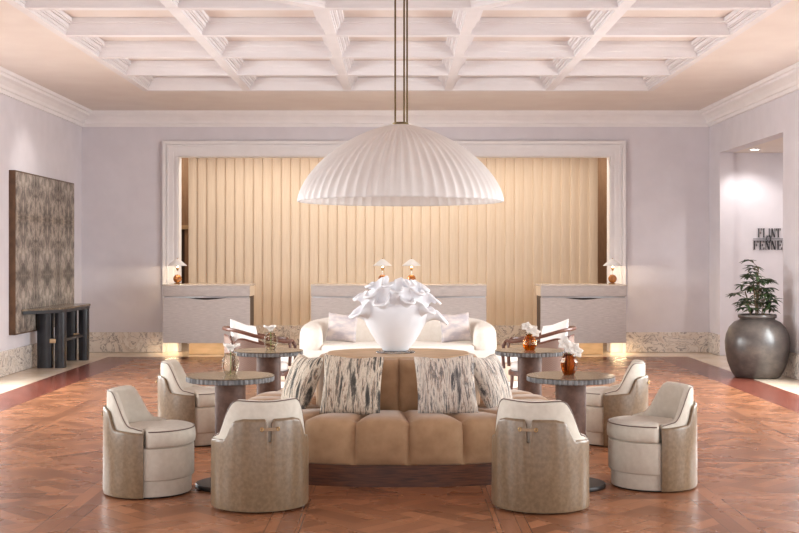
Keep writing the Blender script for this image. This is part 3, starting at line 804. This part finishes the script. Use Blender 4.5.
# flower vases
def glass_vase(label, m, loc, prof, n=10, rot=0):
    o = MB().lathe(prof, n, cap0=True, cap1=False).build('glass_vase', m, None, angle=20, mods=[('SOLIDIFY',dict(thickness=.004,offset=-1))])
    o.location = loc; o.rotation_euler = (0,0,rot); return tag(o,label,'vase')
facet = [(.030,0),(.040,.012),(.054,.05),(.058,.085),(.050,.118),(.036,.135),(.042,.148)]
roundv = [(.034,0),(.046,.012),(.062,.05),(.058,.09),(.034,.118),(.026,.128),(.034,.142)]
def flower(label, loc, kind, s=1.0, yaw=0, zstem=.10):
    t = thing('flower', label, 'flower', loc, yaw)
    MB().tube([(0,0,0),(.003,0,zstem*.5),(.0,0,zstem+.02)],.0035,6).build('stem', M['greenstem'], t)
    blooms = [((0,0,0),0)] if kind == 'orchid' else [((0,0,0),0)]
    z0 = zstem+.02
    pet = MB()
    if kind == 'anthurium':
        for ang, L in ((0,.06),(2.2,.055),(4.1,.055)):
            vs = []; fs = []
            for i in range(9):
                t_ = i/8
                for j in range(7):
                    v = j/6*2-1
                    w = .034*sin(pi*min(1,.12+.88*t_))**.6
                    p = Vector((L*(t_*1.3-.25), v*w, .018*(v*v)+.05*t_-.016*t_*t_))*s
                    p = Matrix.Rotation(ang,3,'Z') @ p
                    vs.append((p.x,p.y,p.z+z0))
            for i in range(8):
                for j in range(6): a = i*7+j; fs.append((a,a+1,a+8,a+7))
            pet.add(vs,fs)
        pet.build('petals', M['petal'], t, mods=[('SOLIDIFY',dict(thickness=.002))])
        MB().tube([(0,0,z0+.004),(.0,-.004,z0+.03),(.002,-.006,z0+.058)],.004,8).build('spadix', M['petal'], t)
    else:
        for k_, (cx_, cz_) in enumerate(((-.028,.034),(.0,.018),(.030,.002),(.045,-.016))):
            for i in range(5):
                a = 2*pi*i/5+k_*.5
                d = Vector((cos(a),-.45,sin(a)*.75)); leaflet(pet, Vector((cx_*s,-.004*k_,z0+cz_*s)), d, Vector((0,-1,.2)), .046*s, .023*s)
        pet.build('petals', M['petal'], t, mods=[('SOLIDIFY',dict(thickness=.002))])
        MB().tube([(0,0,zstem),(-.012,0,z0+.03),(.012,0,z0+.036),(.05,0,z0-.016)],.003,6).build('flower_spike', M['greenstem'], t)
    return t
p = (-1.175,8.42); glass_vase('clear faceted glass vase with a white bloom on the front left table', M['glass'], (p[0],p[1],TZ), facet); flower('white anthurium bloom in the clear vase on the front left table', (p[0],p[1],TZ+.006), 'anthurium', 1.1, .4, .135)
p = (1.195,8.40); glass_vase('brown faceted glass vase on the front right table', M['brownglass'], (p[0],p[1],TZ), facet, 10, .3); flower('white orchid spray in the brown vase on the front right table', (p[0],p[1],TZ+.006), 'orchid', 1.1, 0, .155)
p = (-1.13,10.66); glass_vase('clear faceted glass vase with a white bloom on the back left table', M['glass'], (p[0],p[1],TZ), facet, 10, .7); flower('white anthurium bloom in the clear vase on the back left table', (p[0],p[1],TZ+.006), 'anthurium', 1.1, 1.2, .135)
p = (1.165,10.62); glass_vase('round amber glass vase on the back right table', M['amber'], (p[0],p[1],TZ), roundv, 24); flower('white orchid spray in the amber vase on the back right table', (p[0],p[1],TZ+.006), 'orchid', 1.05, 0, .148)

# ------------------------------------------------------------------ curved bench and white sofa behind
bench = thing('curved_bench', 'low cream oval bench with rounded seat in front of the white sofa', 'bench', (.0,14.82,0))
def slab(a, b_, n, rows_, name, m, par):
    R = []
    for o_, z in rows_:
        pts,_ = super_ring(a+o_,b_+o_,n,120); R.append([(x,y,z) for x,y,*_ in pts])
    return MB().rings(R).build(name, m, par, angle=60)
slab(1.54,.50,2.5,[(-.06,0),(-.05,.005),(-.05,.085),(-.06,.09)],'plinth',M['creamseat'],bench)
slab(1.54,.50,2.5,[(-.03,.09),(-.005,.10),(0,.20),(-.005,.31),(-.02,.318)],'body',M['beigeside'],bench)
slab(1.54,.50,2.5,[(-.03,.318),(.012,.325),(.022,.355),(.012,.392),(-.02,.412),(-.10,.422),(-.3,.425)],'seat_cushion',M['creamseat'],bench)

sofa = thing('curved_sofa', 'white curved sofa with wraparound rounded back behind the ruffled vase', 'sofa', (.0,16.3,0))
pts = []
for i in range(41):
    t = -1+2*i/40.0; a = pi/2-t*radians(108)
    x = 1.18*math.copysign(abs(cos(a))**.55, cos(a)); y_ = .50*math.copysign(abs(sin(a))**.55, sin(a))
    pts.append(Vector((x,y_-.02,0)))
ends0 = [pts[0]+Vector((0,-.05,0)), pts[0]+Vector((0,-.11,0)), pts[0]+Vector((0,-.14,0))]
path = list(reversed(ends0))+pts+[pts[-1]+Vector((0,-.05,0)), pts[-1]+Vector((0,-.11,0)), pts[-1]+Vector((0,-.14,0))]
scal = [.35,.72,.93]+[1]*len(pts)+[.93,.72,.35]
hsc = [.62,.68,.72]+[.74+.26*sstep(0,14,min(i_,40-i_)) for i_ in range(41)]+[.72,.68,.62]
R = []
for i, p in enumerate(path):
    tn_ = (path[min(i+1,len(path)-1)]-path[max(i-1,0)]).normalized(); nr = Vector((-tn_.y,tn_.x,0))
    ring = []
    for k_ in range(20):
        a = 2*pi*k_/20; w = .15*math.copysign(abs(cos(a))**.7,cos(a)); z = math.copysign(abs(sin(a))**.5,sin(a))
        ring.append(p+nr*(w*scal[i])+Vector((0,0,.43+.335*z*(hsc[i] if z > 0 else 1)*(.80+.2*scal[i]))))
    R.append(ring)
MB().rings(R).build('back', M['creamseat'], sofa, angle=70)
def slab2(rows_, name, m):
    R = []
    for o_, z in rows_:
        ps,_ = super_ring(1.06+o_,.50+o_,3.2,120); R.append([(x,y-.10,z) for x,y,*_ in ps])
    return MB().rings(R).build(name, m, sofa, angle=60)
slab2([(-.05,.02),(-.03,.03),(-.03,.26),(-.05,.27)],'base',M['beigeside'])
slab2([(-.03,.27),(.005,.28),(.012,.34),(.0,.41),(-.03,.43),(-.12,.438),(-.3,.44)],'seat_cushion',M['creamseat'])
MB().lathe([(.03,0),(.03,.09)],12,(-.85,-.35)).build('leg', M['blackmetal'], sofa); MB().lathe([(.03,0),(.03,.09)],12,(.85,-.35)).build('leg', M['blackmetal'], sofa)
g = 'grey pillows on the white sofa'
cushion('grey marbled pillow at the left end of the white sofa', M['silk'], (-.78,16.33,.445), radians(-10), radians(14), .42,.40,.13, radians(3), g)
cushion('grey marbled pillow at the right end of the white sofa', M['silk'], (.80,16.33,.445), radians(10), radians(14), .42,.40,.13, radians(-3), g)

# ------------------------------------------------------------------ rattan armchairs
def make_rattan(label, loc, rz):
    """back at -X, faces +X"""
    t = thing('rattan_armchair', label, 'armchair', loc, rz, 'cane armchairs at the back')
    def u(a, r=1.0): return (-.02+.38*r*math.copysign(abs(cos(a))**.8,cos(a)), .36*r*math.copysign(abs(sin(a))**.8,sin(a)))
    rail = []
    for i in range(33):
        a = radians(20)+radians(320)*i/32
        x,y_ = u(a); back = (1-cos(a))/2
        rail.append((x,y_,.655+.14*sstep(.15,1,back)))
    rail = [(.375,rail[0][1]+.01,.34),(.385,rail[0][1]+.005,.50),(.378,rail[0][1],.60),(.355,rail[0][1],.64)]+rail+[(.355,rail[-1][1],.64),(.378,rail[-1][1],.60),(.385,rail[-1][1]-.005,.50),(.375,rail[-1][1]-.01,.34)]
    MB().tube(rail,.021,8).build('arm_rail', M['rattanwood'], t)
    fr = []
    for i in range(29):
        a = radians(70)+radians(220)*i/28; x,y_ = u(a,.97); fr.append((x,y_,.30))
    seat = [(u(2*pi*i/48,.95)[0],u(2*pi*i/48,.95)[1]) for i in range(48)]
    MB().prism(seat,.27,.315).build('seat_frame', M['rattanwood'], t, angle=30)
    MB().rings([[(x*s,y_*s,z) for x,y_ in seat] for s,z in ((.85,.316),(.92,.33),(.93,.37),(.88,.405),(.7,.415))]).build('seat_cushion', M['white_cloth'], t, angle=60)
    for a0,a1 in ((65,140),(148,212),(220,295)):
        R = []; rim = []; n = 16
        for i in range(n+1):
            a = radians(a0+(a1-a0)*i/n); x,y_ = u(a,.985); x2,y2 = u(a,.955); v = (2*i/n-1); back = (1-cos(a))/2
            zt = .53+.13*sstep(.15,1,back)+.06*(1-v**4)
            R.append([(x,y_,.318),(x,y_,zt),(x2,y2,zt),(x2,y2,.318)]); rim.append((x*.985,y_*.985,zt))
        cp = MB().rings(R).build('cane_panel', M['cane'], t, angle=50)
        MB().tube([(rim[0][0],rim[0][1],.32)]+rim+[(rim[-1][0],rim[-1][1],.32)],.012,6).build('panel_rim', M['rattanwood'], cp)
    for a in (40,140,220,320):
        x,y_ = u(radians(a),.92)
        MB().tube([(x*1.06,y_*1.06,0),(x,y_,.28)],.02,8,radii=[.014,.022]).build('leg', M['rattanwood'], t)
    return t
RC = make_rattan('left cane and dark wood armchair with a white pillow, in front of the left desk', (-1.57,13.62,0), radians(16))
dup(RC,(1.60,13.62,0),radians(180-16),'right cane and dark wood armchair with a white pillow, in front of the right desk')
g = 'white pillows in the cane armchairs'
cushion('white pillow leaning in the left cane armchair', M['white_cloth'], (-1.70,13.55,.425), radians(62), radians(18), .46,.46,.14, radians(14), g)
cushion('white pillow leaning in the right cane armchair', M['white_cloth'], (1.73,13.55,.425), radians(-62), radians(18), .46,.46,.14, radians(-14), g)

# ------------------------------------------------------------------ lights
def area(name, loc, rot, sx, sy, P, c, spread=180):
    l = bpy.data.lights.new(name,'AREA'); l.spread = radians(spread); l.shape = 'RECTANGLE'; l.size = sx; l.size_y = sy; l.energy = P; l.color = c
    o = bpy.data.objects.new(name,l); o.location = loc; o.rotation_euler = rot; COL.objects.link(o); return o
def spot(name, loc, tgt, P, c, ang, blend=.5, r=.03):
    l = bpy.data.lights.new(name,'SPOT'); l.energy = P; l.color = c; l.spot_size = radians(ang); l.spot_blend = blend; l.shadow_soft_size = r
    o = bpy.data.objects.new(name,l); o.location = loc; o.rotation_euler = (Vector(tgt)-Vector(loc)).to_track_quat('-Z','Y').to_euler(); COL.objects.link(o); return o
def point(name, loc, P, c, r=.03):
    l = bpy.data.lights.new(name,'POINT'); l.energy = P; l.color = c; l.shadow_soft_size = r
    o = bpy.data.objects.new(name,l); o.location = loc; COL.objects.link(o); return o
WP = (250,265,45); WD = (.5,.65,1.0,2.0); WR = (.9,.9,1.0,2.0); DAY = (.93,.985,1.0); WARM = (1,.80,.55)
for wi, (a, c) in enumerate(WIN):  # area lamps outside the unseen openings, weighted to brighten the back of the room
    area('daylight', (XL-WT-.75,(a+c)/2,1.65), (0,-pi/2+radians(32),0), 2.2, c-a-.1, WP[0]*WD[wi], DAY, 165)
    area('daylight', (XR+WT+.75,(a+c)/2,1.65), (0,pi/2-radians(32),0), 2.2, c-a-.1, WP[1]*WR[wi], DAY, 165)
for a, c in xs:
    area('daylight', ((a+c)/2,YF-.05,1.8), (pi/2,0,0), c-a-.1, 2.9, WP[2], (.97,.99,1))
area('cove_light', (-.08,21.1,3.72), (radians(-16),0,0), 7.2, .25, 105, (1,.9,.77))
spot('downlight_beam', (5.62,18.9,3.27), (5.75,19.6,1.2), 50, (1,.96,.93), 105, .7)
for x,y_,z in lamps: point('lamp_light', (x,y_,z+.304), 9, (1,.78,.5), .012)
for x_ in (-4.5,4.4): area('recess_light', (x_,22.6,3.78), (0,0,0), .8, .8, 22, (1,.86,.7))  # added fill lamps, no real fittings, to lift the dark side passages
spot('art_beam', (-4.3,16.6,4.0), (-5.3,17.4,1.9), 60, (1,.94,.88), 75, 1)
for x in SX: area('strip_light', (x,19.48,.218), (radians(25),0,0), 1.3, .03, 1.7, (1,.84,.64))
for x in ((171-CX)*19.8/F,(621-CX)*19.8/F): area('strip_light', (x,19.9,.218), (0,0,0), .2, .03, 3, (1,.74,.42))
area('corridor_downlights', (7.2,17.6,3.27), (0,0,0), 2, 1.5, 45, (1,.96,.94))  # unseen fill lamp added to brighten the corridor wall
point('pendant_glow', (PC.x,PC.y,RIM+.14), 2.5, (1,.92,.84), .06)

w = bpy.data.worlds.new('World'); S.world = w; w.use_nodes = True
w.node_tree.nodes['Background'].inputs[0].default_value = (.85,.92,1,1); w.node_tree.nodes['Background'].inputs[1].default_value = 1.0

# ------------------------------------------------------------------ camera
cam = bpy.data.cameras.new('camera'); co = bpy.data.objects.new('camera', cam); COL.objects.link(co)
co.location = (0,0,EYE); co.rotation_euler = (pi/2,0,0)
cam.sensor_width = 36; cam.lens = F/799*36; cam.shift_x = 1.5/799; cam.shift_y = -9.5/799; cam.clip_end = 200
S.camera = co
S.view_settings.view_transform = 'Standard'; S.view_settings.look = 'None'; S.view_settings.gamma = 1; S.view_settings.use_curve_mapping = False
S.view_settings.exposure = -0.13
